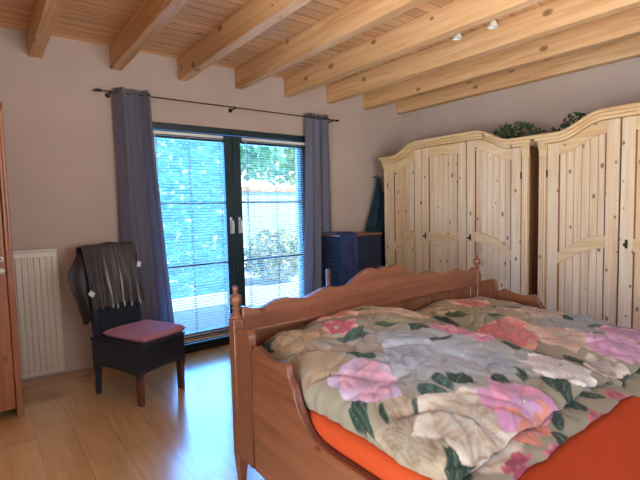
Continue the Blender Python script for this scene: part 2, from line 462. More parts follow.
# ------------------------------------------------------------------ pine cupboard at the left edge
cy = 3.45; cx1 = .158; cx0 = -.80; ct = 1.985
t = thing('cupboard', 'amber pine cupboard cut off by the left edge of the photo', 'cupboard', ((cx0+cx1)/2, cy+.21, 0))
MB().box(cx0, cx0+.022, cy+.02, cy+.42, 0, ct).box(cx1-.022, cx1, cy+.02, cy+.42, 0, ct).box(cx0+.022, cx1-.022, cy+.40, cy+.42, .05, ct).box(cx0+.022, cx1-.022, cy+.02, cy+.40, ct-.022, ct).box(cx0+.022, cx1-.022, cy+.02, cy+.40, .06, .08).build('carcass', M_pine_d, t, bevel=.002)
MB().box(.120, cx1, cy, cy+.02, .0, ct).build('face_stile', M_pine_d, t, bevel=.004)
mo = MB()
for xx in (.130, .149):
    mo.strip([(xx-.008, cy), (xx-.004, cy-.007), (xx+.004, cy-.007), (xx+.008, cy)], [(xx-.008, cy+.002), (xx-.004, cy+.002), (xx+.004, cy+.002), (xx+.008, cy+.002)], 'z', 1.09, ct-.02)
mo.build('bead_moulding', wood('bead_pine', '#cf8f62', '#bf7f54', '#9c6038', 'Z', rough=.35), t)
MB().box(cx0, .117, cy, cy+.02, .06, ct-.01).build('door', M_pine_d, t, bevel=.004)
MB().box(cx0-.02, cx1+.004, cy-.012, cy+.43, ct, ct+.03).build('top_board', M_pine_d, t, bevel=.008)
k = MB().lathe([(.006, 0), (.006, -.012), (.017, -.018), (.02, -.026), (.014, -.034), (.004, -.037)], (.092, cy, .962), 18, 'y')
k.build('knob', M_white, t, label='round white knob')
MB().lathe([(.018, 0), (.018, -.006), (.009, -.008), (.009, 0)], (.090, cy, 1.035), 18, 'y').build('escutcheon', M_white, t, label='white ring keyhole plate')

# ------------------------------------------------------------------ wicker chair (local frame: x along the front, y towards the back)
rz = math.atan2(.15, .366)
t = thing('wicker_chair', 'dark woven wicker dining chair with brown front legs beside the left curtain', 'chair', (.786, 3.062, 0), rz)
W_, Dp = .395, .50
for x in (.022, W_-.022):
    MB().prism([(x-.014, .022-.014), (x+.014, .022-.014), (x+.014, .022+.014), (x-.014, .022+.014)], 'z', .0, .004).strip([(x-.015, 0), (x-.024, .42)], [(x+.015, 0), (x+.024, .42)], 'y', 0, .046).build('leg', M_leg, t, bevel=.004, local=True, label='tapered brown wooden front leg')
for x in (.022, W_-.022):
    MB().tube([(x, Dp-.01, 0), (x, Dp-.02, .2), (x, Dp-.02, .45), (x, Dp+.02, .75), (x, Dp+.065, 1.03)], [.02, .024, .025, .023, .02], 10).build('leg', M_wick, t, local=True, label='dark wicker wrapped rear leg rising into the back')
# apron: woven skirt with arched lower edge
def arch(L, n=18):
    return [(L*i/n, .200+.028*(1-(2*i/n-1)**2)**.5*1.0-.02*(abs(2*i/n-1) > .93)) for i in range(n+1)]
ap = MB()
a1 = arch(W_)
ap.strip([(u, .415) for u, v in a1], a1, 'y', -.004, .012)
a2 = arch(Dp)
for x in (-.004, W_-.012):
    ap.strip([(u, .415) for u, v in a2], [(u, v-.02 if u > .44 else v) for u, v in a2], 'x', x, x+.016)
ap.strip([(u, .415) for u, v in a1], a1, 'y', Dp-.012, Dp+.004)
ap.build('apron', M_wick, t, local=True)
rb = MB()
for i in range(26):
    x = .012+i*(W_-.024)/25; rb.tube([(x, -.006, .255), (x, -.007, .41)], .0055, 6)
for i in range(32):
    y = .012+i*(Dp-.024)/31; rb.tube([(-.006, y, .25), (-.007, y, .41)], .0055, 6)
rb.tube([(0, -.006, .412), (W_, -.006, .412)], .012, 8).tube([(-.006, 0, .412), (-.006, Dp, .412)], .012, 8)
rb.build('weave', M_wick, t, local=True)
MB().box(.0, W_, .0, Dp-.01, .405, .425).build('seat', M_wick, t, bevel=.006, local=True)
bk = []
for j in range(13):
    v = j/12; z = .42+.62*v; y = Dp-.03+.10*v**1.5
    bk.append([(W_*i/12, y+.02*(1-(2*i/12-1)**2), z+.02*(1-(2*i/12-1)**2)*v) for i in range(13)])
MB().grid(bk).build('backrest', M_wick, t, local=True, solid=.03)
sl = MB()
for i in range(14):
    x = .02+i*(W_-.04)/13; sl.tube([(x, Dp-.045+.02*(1-(2*i/13-1)**2), .43), (x, Dp-.03+.02*(1-(2*i/13-1)**2), .62)], .006, 6)
sl.build('back_weave', M_wick, t, local=True)

# cushion
t = thing('seat_cushion', 'dusty pink flat cushion on the wicker chair seat', 'cushion', (.786, 3.062, .425), rz)
def pillow(x0, x1, y0, y1, z0, h, n=28, e=.5, r=6):
    top = []; bot = []
    for j in range(n+1):
        rt = []; rb_ = []
        for i in range(n+1):
            u = 2*i/n-1; v = 2*j/n-1
            u = math.copysign(abs(u)**.8, u); v = math.copysign(abs(v)**.8, v)
            q = max(0, (1-abs(u)**r)*(1-abs(v)**r))**e
            cu = (1-.02*abs(v)**8); cv = (1-.02*abs(u)**8)
            x = (x0+x1)/2+(x1-x0)/2*u*cu; y = (y0+y1)/2+(y1-y0)/2*v*cv
            zz = z0+h*.45
            rt.append((x, y, zz+h*.55*q+.004*noise.noise((x*9, y*9, 1)))); rb_.append((x, y, zz-h*.45*q))
        top.append(rt); bot.append(rb_)
    return MB().grid(top).grid(bot)
pillow(.03, W_+.012, -.02, Dp-.075, 0, .05, e=.28, r=14).build('cover', M_pink, t, local=True, angle=80)
MB().tube([(.034, -.016, .027), (W_+.008, -.016, .027), (W_+.008, Dp-.079, .027), (.034, Dp-.079, .027), (.034, -.016, .027)], .004, 6).build('piping', M_pink, t, local=True)

# shawl draped over the chair back
t = thing('shawl', 'dark brown shawl with pale tasselled streaks draped over the wicker chair back', 'shawl', (.786, 3.062, 0), rz)
nu, nv = 90, 90; pts = []; colr = []
streaks = [(.36, .9), (.45, 1.0), (.58, 1.0), (.73, 1.0), (.90, .95)]
def shawl_col(u, v, q, main=True):
    base = np.array([.036, .026, .031])*(1+.45*noise.noise((u*8, v*8, 3)))
    if main and q > 0:
        sh = .5+.5*noise.noise((u*34, v*2.2, 9))
        base = base+np.array([.15, .135, .14])*max(0, sh-.3)*ss(.02, .2, q)*(1-ss(.45, .75, q))*ss(.2, .4, u)*(1-ss(.8, .98, u))  # sheen painted in as paler hairs over the upper middle
        for su, ln in streaks:
            d = abs(u-su-.012*math.sin(q*6+su*40)); wd = .008+.012*(1-ss(.25, .6, q))
            base = base+np.array([.50, .47, .47])*math.exp(-(d/wd)**2)*ss(.22, .65, q)*(.35+.65*ss(.4, .7, q))
    return base
def shawl_pt(u, v):
    x = -.012+(W_+.040)*u
    arcx = 1-((x-W_/2)/(W_/2+.05))**2
    ztop = 1.062+.022*arcx+.004*math.sin(u*14)
    front = .435+.010*math.sin(u*45)+.006*math.sin(u*83)
    fold = .007*math.sin(u*36+2*v)+.004*math.sin(u*71)
    q = (v-.3)/.7
    if v < .3:
        k = v/.3; a = PI*.5*min(1, max(0, (k-.6)/.4))
        if k < .6: z = ztop-.02-.28*(1-k/.6); y = Dp+.115
        else: z = ztop-.02+.02*math.sin(a); y = Dp+.115-.03*(1-math.cos(a))
    else:
        a = PI*.5*min(1, q/.08)
        if q < .08: z = ztop-.02+.02*math.cos(a); y = Dp+.085-.045*math.sin(a)
        else:
            k = (q-.08)/.92; z = ztop-.02-front*k; y = Dp+.040-.085*k**.8-abs(fold)*ss(.05, .6, k)*1.2
    return x, y, z, q
for j in range(nv+1):
    v = j/nv; row = []
    for i in range(nu+1):
        u = i/nu; x, y, z, q = shawl_pt(u, v)
        row.append((x, y, z)); colr.append(shawl_col(u, v, q))
    pts.append(row)
# side flap hanging off the left end of the back
fl = []; fcol = []
for j in range(41):
    v = j/40; row = []
    for i in range(25):
        u = i/24
        sx_ = -.085*(ss(0, .42, v))*(1-.55*ss(.45, 1, v))
        x = .012+(sx_-.012)*u*1.0-.004
        zt_ = 1.058-.02*u; L_ = .28+.26*math.sin(PI*min(1, .25+.55*u))
        z = zt_-L_*v; y = Dp+.05-.05*v+.075*u+.012*math.sin(u*9+v*3)*v
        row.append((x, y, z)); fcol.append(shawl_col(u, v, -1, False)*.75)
    fl.append(row)
M_shawl = attr_mat('dark_shawl', .55)
def set_pattern(o, cols):
    a = o.data.color_attributes.new('pattern', 'FLOAT_COLOR', 'POINT')
    buf = np.ones((len(o.data.vertices), 4), dtype=np.float32); buf[:, :3] = np.clip(np.asarray(cols), 0, 1)
    a.data.foreach_set('color', buf.ravel())
sh = MB().grid(pts).build('cloth', M_shawl, t, local=True, angle=80, solid=.004); set_pattern(sh, colr)
fo = MB().grid(fl).build('side_flap', M_shawl, t, local=True, angle=80, solid=.004); set_pattern(fo, fcol)
M_tass = plain('pale_tassel', '#b9b2b4', .8)
for su, ln in streaks:
    i = int(su*nu); p = pts[nv][i]
    MB().lathe([(.003, .012), (.005, .0), (.0065, -.012), (.004, -.024)], (p[0], p[1]-.006, p[2]), 8).build('tassel', M_tass, t, local=True, label='pale knotted tassel')
for (u, v, rot) in ((.0, .82, .8), (.985, .58, -.2)):
    p = pts[int(v*nv)][int(u*nu)]; c_, s_ = math.cos(rot), math.sin(rot)
    q = [(a*c_-b*s_+p[0], a*s_+b*c_+p[2]) for a, b in ((-.017, -.022), (.017, -.022), (.017, .022), (-.017, .022))]
    MB().prism(q, 'y', p[1]-.016, p[1]-.014).build('care_tag', M_tag, t, local=True, label='white paper tag')

# ------------------------------------------------------------------ wardrobes
def wardrobe(label, y1, bounds, y0, ornament):
    XF, XB = 3.80, XR-.012
    t = thing('wardrobe', label, 'wardrobe', ((XF+XB)/2, (y0+y1)/2, 0), group='pine wardrobes along the right wall')
    def crown(y):                                # underside of the cornice along the front
        a = ss(.16, .50, y1-y); b = ss(.16, .50, y-y0)
        return 1.80+.122*min(a, b)
    # carcass
    zt = 1.79
    c = MB().box(XF+.026, XB, y0, y0+.02, 0, zt).box(XF+.026, XB, y1-.02, y1, 0, zt).box(XB-.01, XB, y0+.02, y1-.02, .04, zt)
    c.box(XF+.026, XB-.01, y0+.02, y1-.02, zt-.02, zt).box(XF+.026, XB-.01, y0+.02, y1-.02, .09, .11)
    c.build('carcass', M_side, t, bevel=.002)
    MB().box(XF-.004, XF+.02, y0+.0, y1-.0, 0, .085).build('plinth', M_pine_h, t, bevel=.004)
    # curved front fascia behind the doors' tops
    ys = [y0+(y1-y0)*i/80 for i in range(81)]
    MB().strip([(y, crown(y)+.03) for y in ys], [(y, 1.72) for y in ys], 'x', XF+.026, XF+.04).build('fascia', M_side, t)
    # cornice: stacked mouldings following the curve
    cn = MB()
    ye = [y0-.045+(y1-y0+.09)*i/100 for i in range(101)]
    for (dx, z0, z1) in ((.012, .0, .026), (.026, .026, .05), (.044, .05, .078)):
        over = dx
        yy = [min(max(y, y0-over), y1+over) for y in ye]
        cn.strip([(y, crown(y)+z1) for y in yy], [(y, crown(y)+z0) for y in yy], 'x', XF-dx, XF+.035)
        for ya, yb in ((y0-over, y0+.02), (y1-.02, y1+over)):
            cn.box(XF+.034, XB, ya, yb, 1.80+z0-.0, 1.80+z1)
    cn.build('cornice', M_pine_h, t, bevel=.004)
    # fluted pilasters
    for (a, b) in ((y0, bounds[0][0]-.006), (bounds[-1][1]+.006, y1)):
        zt2 = crown((a+b)/2)
        MB().box(XF, XF+.026, a, b, .085, zt2).build('pilaster', M_pine, t, bevel=.003)
        r = MB(); m = (b-a)
        for k in range(3):
            yc = a+m*(.22+.28*k); r.strip([(XF, yc-.009), (XF-.007, yc-.004), (XF-.007, yc+.004), (XF, yc+.009)], [(XF+.002, yc-.009), (XF+.002, yc-.004), (XF+.002, yc+.004), (XF+.002, yc+.009)], 'z', .12, zt2-.1)
        r.build('fluting', M_pine, t)
        g_ = MB()
        for k in range(4):
            yc = a+m*(.08+.28*k); g_.box(XF-.0008, XF+.001, yc-.0025, yc+.0025, .12, zt2-.1)
        g_.build('groove', M_gap, t)
        q = MB(); q.prism([(XF-.005, zt2-.085), (XF-.012, zt2-.06), (XF-.022, zt2-.04), (XF-.03, zt2-.01), (XF-.03, zt2), (XF+.0, zt2), (XF, zt2-.085)], 'y', a+.006, b-.006)
        q.build('capital', M_pine_h, t, bevel=.003, label='small carved capital')
    # doors
    n = len(bounds)
    for di, (a, b) in enumerate(bounds):
        near, mid, far = di == 0, 0 < di < n-1, di == n-1
        zb = .092; sw = .088
        def top(y): return crown(y)-.004
        d = MB(); N = 14
        def span(u0, u1): return [u0+(u1-u0)*i/N for i in range(N+1)]
        for (p, q) in ((a, a+sw), (b-sw, b)):
            s_ = span(p, q); d.strip([(y, top(y)) for y in s_], [(y, zb) for y in s_], 'x', XF, XF+.024)
        door_o = d.build('door', M_pine, t, bevel=.003)
        s_ = span(a+sw, b-sw)
        MB().strip([(y, top(y)) for y in s_], [(y, top(y)-.10) for y in s_], 'x', XF+.001, XF+.023).build('top_rail', M_pine_h, door_o, bevel=.003)
        MB().strip([(y, zb+.13) for y in s_], [(y, zb) for y in s_], 'x', XF+.001, XF+.023).build('bottom_rail', M_pine_h, door_o, bevel=.003)
        def mr(y):                                # middle rail, swept on the outer doors
            f_ = (y-(a+sw))/(b-a-2*sw)
            if mid: return 1.027
            g = f_ if near else 1-f_
            return .895+.15*math.sin(g*PI/2)
        MB().strip([(y, mr(y)) for y in s_], [(y, mr(y)-.097) for y in s_], 'x', XF-.001, XF+.023).build('middle_rail', M_pine_h, door_o, bevel=.003)
        p = MB(); nb = 6; bw = (b-a-2*sw)/nb
        for k in range(nb):
            u0 = a+sw+bw*k+.0015; u1 = u0+bw-.003
            p.strip([(u0, top(u0)-.02), (u1, top(u1)-.02)], [(u0, zb+.02), (u1, zb+.02)], 'x', XF+.012, XF+.018)
        p.build('panel', M_pine, door_o, bevel=.0015)
        # dark moulding line round the panels
        ml = MB()
        for y in (a+sw, b-sw-.009):
            ml.box(XF+.003, XF+.013, y, y+.009, zb+.13, mr(y)-.097); ml.box(XF+.003, XF+.013, y, y+.009, mr(y), top(y)-.10)
        ml.build('panel_moulding', M_gap, door_o)
        # drop handle on the edge next to the middle
        hy = {0: b-.045, 1: b-.045, 2: None}.get(di)
        if di == 1: hy = b-.045
        if di == 0: hy = b-.04
        if far: hy = None
        if hy:
            h = MB().lathe([(.011, -.001), (.011, -.004), (.005, -.006), (.005, -.02), (.011, -.026), (.012, -.034), (.004, -.04)], (XF, hy, .985), 14, 'x')
            h.box(XF-.003, XF+.001, hy-.009, hy+.009, .955, 1.02)
            h.build('handle', M_brass, door_o, label='dark metal knob on a small plate')
        hyy = a-.002 if near else b+.002
        if not mid:
            for z in (.35, 1.55): MB().lathe([(.006, z-.03), (.006, z+.03)], (XF-.003, hyy, 0), 10).build('hinge', M_brass, door_o)
    return t
wardrobe('three door pale pine wardrobe in the corner, nearest the garden door, ivy on its top', 3.73,
         [(2.068, 2.614), (2.626, 3.170), (3.182, 3.666)], 2.00, True)
wardrobe('three door pale pine wardrobe cut off by the right edge of the photo', 1.912,
         [(.248, .754), (.766, 1.297), (1.309, 1.836)], .18, True)

# ------------------------------------------------------------------ ivy on the wardrobes
def leaf_mesh(mb, p, size, nrm, rng, lobes=True):
    n = Vector(nrm).normalized(); a = n.cross(Vector((0, 0, 1)));
    if a.length < .1: a = Vector((1, 0, 0))
    a.normalize(); b = n.cross(a); th = rng.uniform(0, 2*PI)
    u = a*math.cos(th)+b*math.sin(th); w = n.cross(u)
    pr = [(-.5, 0), (-.35, .32), (.0, .42), (.28, .22), (.55, 0), (.28, -.22), (0, -.42), (-.35, -.32)]
    vs = [Vector(p)+u*x*size+w*y*size+n*(abs(y)*size*.25) for x, y in pr]
    mb.add(vs, [(0, 1, 2, 3, 4), (0, 4, 5, 6, 7)])
def ivy(label, x, y0, y1, zc, hgt, nleaf, blossoms, seed):
    rng = random.Random(seed)
    t = thing('artificial_ivy', label, 'plant', (x, (y0+y1)/2, zc), group='ivy garlands on the wardrobes')
    st = MB(); lf = MB(); bl = MB()
    for s in range(5):
        pp = [(x+rng.uniform(-.05, .05), y0+(y1-y0)*k/6, zc+.008+hgt*.5*abs(math.sin(k*1.3+s))) for k in range(7)]
        st.tube(pp, .003, 5)
    for _ in range(nleaf):
        f_ = rng.random(); y = y0+(y1-y0)*f_; env = .35+.65*math.sin(PI*min(1, f_*1.05+.03))**.6
        z = zc+.012+hgt*env*rng.random()
        leaf_mesh(lf, (x+rng.uniform(-.09, .09), y, z), rng.uniform(.022, .042), (rng.uniform(-1.5, .2), rng.uniform(-1, .6), rng.uniform(-.2, 1)), rng)
    for _ in range(blossoms):
        y = y0+(y1-y0)*(.75+.22*rng.random()); z = zc+hgt*rng.uniform(.2, .6)
        bl.lathe([(.003, -.01), (.014, 0), (.017, .008), (.009, .013), (.002, .012)], (x-.115+rng.uniform(-.02, .02), y, z+.05), 8)
    st.build('stem', M_leafd, t); lf.build('foliage', M_leafd, t, angle=20)
    if blossoms: bl.build('blossom', M_petal, t, label='small white blossoms')
ivy('green artificial ivy with small white blossoms lying on the corner wardrobe top', 4.04, 2.0, 2.60, 1.792, .262, 560, 14, 5)
ivy('small sprig of dark green ivy on the right wardrobe top', 4.06, 1.58, 1.93, 1.792, .255, 170, 0, 6)

# ------------------------------------------------------------------ bed frame
BX0, BX1 = .937, 2.882; BY = 1.90
t = thing('bed', 'wide reddish pine bed frame with wavy footboard and turned finials', 'bed', ((BX0+BX1)/2, .9, 0))
def post(x, y, mat):
    h = .0275
    p = MB()
    p.box(x-h, x+h, y-h, y+h, .15, .80)
    o = p.build('post', mat, t, bevel=.006)
    MB().add([(x+sx*r, y+sy*r, z) for z, r in ((.15, h), (0, h*.55)) for sx, sy in ((-1, -1), (1, -1), (1, 1), (-1, 1))],
             [(0, 1, 2, 3), (7, 6, 5, 4)]+[(k, (k+1) % 4, (k+1) % 4+4, k+4) for k in range(4)]).build('foot', mat, o, bevel=.003)
    MB().lathe([(.026, .80), (.027, .812), (.018, .825), (.013, .835), (.020, .845), (.013, .854), (.017, .862), (.026, .876), (.029, .890), (.026, .904), (.016, .914), (.009, .919), (.008, .924), (.013, .931), (.015, .940), (.012, .949), (.003, .955)], (x, y, 0), 22).build('finial', mat, o)
post(BX0, BY, M_bed_v); post(BX1, BY, M_bed_v)
# footboard rail: symmetric wavy top
prof = [(-.95, .850), (-.925, .840), (-.89, .834), (-.84, .836), (-.79, .853), (-.735, .864), (-.685, .855), (-.63, .844), (-.57, .847), (-.495, .871), (-.445, .879), (-.40, .876), (-.34, .869), (-.284, .874), (-.246, .896), (-.199, .923), (-.14, .948), (-.088, .950), (-.05, .934), (-.018, .948)]
prof = prof + [(-x, z) for x, z in reversed(prof)]
def smooth_poly(pr, k=4):
    out = []
    for i in range(len(pr)-1):
        p0 = pr[max(i-1, 0)]; p1 = pr[i]; p2 = pr[i+1]; p3 = pr[min(i+2, len(pr)-1)]
        for s in range(k):
            q = s/k
            f_ = lambda a, b, c, d: .5*((2*b)+(-a+c)*q+(2*a-5*b+4*c-d)*q*q+(-a+3*b-3*c+d)*q**3)
            out.append((f_(p0[0], p1[0], p2[0], p3[0]), f_(p0[1], p1[1], p2[1], p3[1])))
    out.append(pr[-1]); return out
pc = [((BX0+BX1)/2+x*.975, z) for x, z in smooth_poly(prof)]
pc = [p for p in pc if BX0+.026 < p[0] < BX1-.026]; pc = [(BX0+.026, pc[0][1])]+pc+[(BX1-.026, pc[-1][1])]
MB().strip(pc, [(x, .735) for x, z in pc], 'y', BY-.018, BY+.018).build('footboard_rail', M_bed, t, bevel=.006)
MB().strip([(BX0+.026, .742), (BX1-.026, .742)], [(BX0+.026, .715), (BX1-.026, .715)], 'y', BY-.026, BY+.024).build('footboard_moulding', M_bed, t, bevel=.008)
MB().box(BX0+.026, BX1-.026, BY-.015, BY+.015, .16, .30).build('footboard_lower_rail', M_bed, t, bevel=.004)
for i in range(5):
    x = BX0+.026+(BX1-BX0-.052-.07)*i/4
    MB().box(x, x+.07, BY-.014, BY+.014, .30, .715).build('footboard_stile', M_bed_v, t, bevel=.004)
    if i < 4:
        x2 = BX0+.026+(BX1-BX0-.052-.07)*(i+1)/4
        MB().box(x+.07, x2, BY-.006, BY+.006, .30, .715).build('footboard_panel', M_bed_v, t, bevel=.002)
# side boards with scrolled tops near the footboard
sp = [(1.735, .700), (1.72, .694), (1.69, .716), (1.665, .712), (1.635, .702), (1.58, .692), (1.53, .690), (1.495, .698), (1.465, .702), (1.445, .690), (1.437, .655), (1.42, .630), (1.405, .610), (1.39, .572), (1.37, .538), (1.345, .510), (1.32, .486), (1.29, .468), (1.25, .456), (1.20, .451), (1.1, .449), (.5, .449), (-.10, .449)]
spc = smooth_poly(sp, 3)
for x, s in ((BX0-.017, -1), (BX1-.009, 1)):
    MB().strip(spc, [(y, .135) for y, z in spc], 'x', x, x+.026).build('side_board', M_bed_y, t, bevel=.004)
    st = smooth_poly([(1.872, .752), (1.84, .756), (1.80, .770), (1.775, .776), (1.755, .768), (1.742, .742), (1.738, .70)], 3)
    MB().strip(st, [(y, .14) for y, z in st], 'x', x-.004, x+.03).build('side_stile', M_bed_v, t, bevel=.005)
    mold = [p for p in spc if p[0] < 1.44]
    MB().tube([(x+.024, y, z-.006) for y, z in mold], .012, 8).build('edge_moulding', M_edge, t, label='rounded edge, shade painted in as dark red')
    MB().box(x+.026 if s < 0 else x-.03, x+.056 if s < 0 else x, -.1, 1.86, .20, .235).build('slat_support', M_bed_y, t)
for i in range(12):
    y = -.02+i*.16
    MB().box(BX0+.01, BX1-.01, y, y+.07, .235, .25).build('bed_slat', M_bed, t)
post(BX0, -.13, M_bed_v); post(BX1, -.13, M_bed_v)
MB().box(BX0+.0275, BX1-.0275, -.145, -.115, .16, .80).build('headboard', M_bed, t, bevel=.006)

# mattress with orange fitted sheet
t = thing('mattress', 'mattress with bright orange fitted sheet lying in the bed frame', 'mattress', (1.91, .88, .25))
mx0, mx1, my0, my1, mz0, mz1 = .955, 2.862, -.10, 1.868, .252, .535
m = MB().box(mx0, mx1, my0, my1, mz0, mz1)
o = m.build('fitted_sheet', M_orange, t); mo_ = o.modifiers.new('b', 'BEVEL'); mo_.width = .05; mo_.segments = 6
o.data.shade_smooth()

# ------------------------------------------------------------------ floral duvets
FB = np.array(lin('#877f6f')[:3])
def C3(h): return np.array(lin(h)[:3])
def paint(CX, CY, flowers, leaves, seed, strokes):
    rng = np.random.default_rng(seed)
    col = np.tile(FB, (CX.size, 1)).reshape(CX.shape+(3,)).copy()
    wx = np.array([noise.noise((float(a)*9, float(b)*9, 1.5)) for a, b in zip(CX.ravel(), CY.ravel())]).reshape(CX.shape)
    wy_ = np.array([noise.noise((float(a)*9, float(b)*9, 7.5)) for a, b in zip(CX.ravel(), CY.ravel())]).reshape(CX.shape)
    CX = CX+.028*wx; CY = CY+.028*wy_
    wob = 0.010*np.sin(CX*41+3*np.sin(CY*23))+.008*np.sin(CY*57+2*np.sin(CX*31))
    # soft tonal washes printed in the cloth
    for (x, y, r, c, s) in strokes:
        d = ((CX-x)**2+((CY-y)*1.2)**2)**.5/r
        k = np.clip(1-d, 0, 1)**.7*s
        col[:] = col*(1-k[..., None])+C3(c)*k[..., None]
    def put(mask, c):
        col[:] = col*(1-mask[..., None])+c*mask[..., None]
    def leafp(x0, y0, x1, y1, wd, c):
        L = math.hypot(x1-x0, y1-y0); ux, uy = (x1-x0)/L, (y1-y0)/L
        t = ((CX-x0)*ux+(CY-y0)*uy)/L; w = (-(CX-x0)*uy+(CY-y0)*ux)+.2*wob
        tt = np.clip(t, 0, 1); half = wd*np.sin(PI*tt**.8)**.9
        m = np.clip((half-np.abs(w))/.004, 0, 1)*((t > 0) & (t < 1))
        shade = (1+.35*np.sin(w*180+t*22))*(np.where(w > 0, 1.25, .85))
        put(m, C3(c)*shade[..., None])
        put(m*np.clip(1-np.abs(w)/.002, 0, 1)*.5, C3('#9aa58a'))
    def petal(x, y, ang, ln, wd, ca, cb, edge):
        ux, uy = math.cos(ang), math.sin(ang)
        t = ((CX-x)*ux+(CY-y)*uy)/ln; w = (-(CX-x)*uy+(CY-y)*ux)/wd
        ph = rng.uniform(0, 6)
        lim = np.sin(PI*np.clip(t, 0, 1)**1.35)**.55*(1+.10*np.sin(t*9+ph))+.10*np.sin(w*5+ph)*t
        inside = (t > 0) & (t < 1.0+.06*np.sin(w*6+ph))
        m = np.clip((lim-np.abs(w))/.07, 0, 1)*inside
        vein = .5+.5*np.sin(w*11+ph+2*np.sin(t*5))
        mixv = np.clip(1.25-t*1.3+.55*(vein-.5)+.25*np.sin(w*3+ph), 0, 1)[..., None]
        c = C3(ca)*(1-mixv)+C3(cb)*.55*mixv
        c = c*(.86+.20*vein[..., None])
        put(m, c)
        put(np.clip(1-np.abs(lim-np.abs(w))/.10, 0, 1)*inside*edge*.55, C3(cb)*.6)
        put(np.clip((t-.74)/.2, 0, 1)*m*.35*(.4+.6*vein), np.minimum(C3(ca)*1.35, 1))
    for l in leaves: leafp(l[0], l[1], l[2], l[3], l[4]*1.15, l[5])
    for (x, y, R, outer, inner, base, k, core, rot) in flowers:
        for ring, (rr, num, ca, cb) in enumerate(((1.0, k, base, outer), (.72, k-1, inner, outer), (.45, k-2, inner, outer))):
            for q in rng.permutation(max(num, 3)):
                a = rot+2*PI*q/max(num, 3)+rng.uniform(-.25, .25)+ring*.4
                petal(x+.06*R*math.cos(a), y+.06*R*math.sin(a), a, R*1.12*rr*rng.uniform(.8, 1.2), R*rr*rng.uniform(.30, .52), ca, cb, .8)
        if core:
            d = ((CX-x)**2+(CY-y)**2)**.5
            sp = .5+.5*np.sin(CX*420+3*np.sin(CY*300))*np.sin(CY*390)
            put(np.clip((R*.17-d)/.006, 0, 1)*.85, C3('#77736b'))
            put(np.clip((R*.17-d)/.006, 0, 1)*(sp > .62), C3('#c9c5b8'))
    return col
M_duvet = attr_mat('floral_cotton', .85, .05)
LG, LB = '#21352f', '#35504a'
CREAM, TAN, WHT, MAU, SAL, ROSE = '#cfc2b3', '#8f7b69', '#cfc6c2', '#d8a6c4', '#d98a7a', '#b85a72'
def duvet(label, x0, x1, yf, yb, zb, hf, flowers, leaves, strokes, seed, nx, hem):
    t = thing('duvet', label, 'duvet', ((x0+x1)/2, (yf+yb)/2, zb), group='floral duvets on the bed')
    path = [(.01, .0), (-.022, .06), (-.040, .14), (-.038, .22), (-.015, .30), (.035, .345), (.082, .36), (.080, .40), (.046, .43), (.034, .50), (.042, .60), (.062, .70), (.095, .80), (.145, .88), (.22, .94)]
    tail = [(.16, .99), (.09, .96), (.04, .88), (.012, .76), (.0, .6), (.004, .3), (.012, 0)]
    body = [(.22+(yb-yf-.38)*i/26, .94+.06*min(1, i/8)) for i in range(1, 27)]
    full = [(yf+a, h) for a, h in path]+[(yf+a, h) for a, h in body]+[(yb-a, h) for a, h in tail]
    full = smooth_poly(full, 6)
    N = len(full); us = .5-.5*np.cos(np.linspace(0, PI, nx+1))
    us = .55*us+.45*np.linspace(0, 1, nx+1)
    P = np.zeros((N, nx+1, 3)); K = np.zeros((N, nx+1, 2))
    s_len = 0; prev = None
    for j, (y, h) in enumerate(full):
        for i, u in enumerate(us):
            S = (1-abs(2*u-1)**7)**.5
            x = x0+(x1-x0)*u
            T = hf(x, min(max(y, yf), yb))
            n1 = noise.noise((x*4.2, y*4.2+2*x, seed)); n2 = noise.noise((x*10+seed, y*7, h*3)); n3 = noise.noise((x*22, y*26, h*5+seed))
            z = zb+T*h*S
            bul = .035*(1-S)*0
            rg = noise.noise((x*6+.6*y*6, y*3-x*2, seed+3)); rg2 = noise.noise((x*9-y*8, y*5+x*4, seed+5))
            wr = (.016*n1+.008*n2+.003*n3-.011*max(0, 1-abs(rg)*6)-.006*max(0, 1-abs(rg2)*7))*min(1, h*2)*S
            wy = (.012*n2+.006*n3+.012*n1)*(1-ss(.35, .9, h)) if y < yf+.3 else 0
            edge = 1-S
            sx = .020*math.sin(S*PI)*(1 if u > .5 else -1)*(.5+h*.5)+ (.018*n2+.008*n3)*ss(.1, .8, edge)
            P[j, i] = (x+sx, y+wy, z+wr)
            drop = T*(1-S)*h
            K[j, i, 0] = x+(1.2*drop if u > .5 else -1.2*drop)
            top_h = T*(1-h) if y < yf+.25 else 0
            K[j, i, 1] = y-1.0*top_h
    P[:, 0, 2] = np.maximum(P[:, 0, 2], zb); P[:, -1, 2] = np.maximum(P[:, -1, 2], zb); P[..., 2] = np.maximum(P[..., 2], zb)
    col = paint(K[..., 0], K[..., 1], flowers, leaves, seed, strokes)
    # pink piped hem on the edge of the upper layer
    for j, (y, h) in enumerate(full):
        if hem and y < yf+.05 and .405 < h < .475:
            k = .5+.5*np.sin(K[j, :, 0]*34+seed)
            col[j] = C3('#c58a92')*k[:, None]+C3('#b7a390')*(1-k[:, None])
    pts = [[tuple(P[j, i]) for i in range(nx+1)] for j in range(N)]
    o = MB().grid(pts).build('cover', M_duvet, t, angle=180); set_pattern(o, col.reshape(-1, 3))
    return o

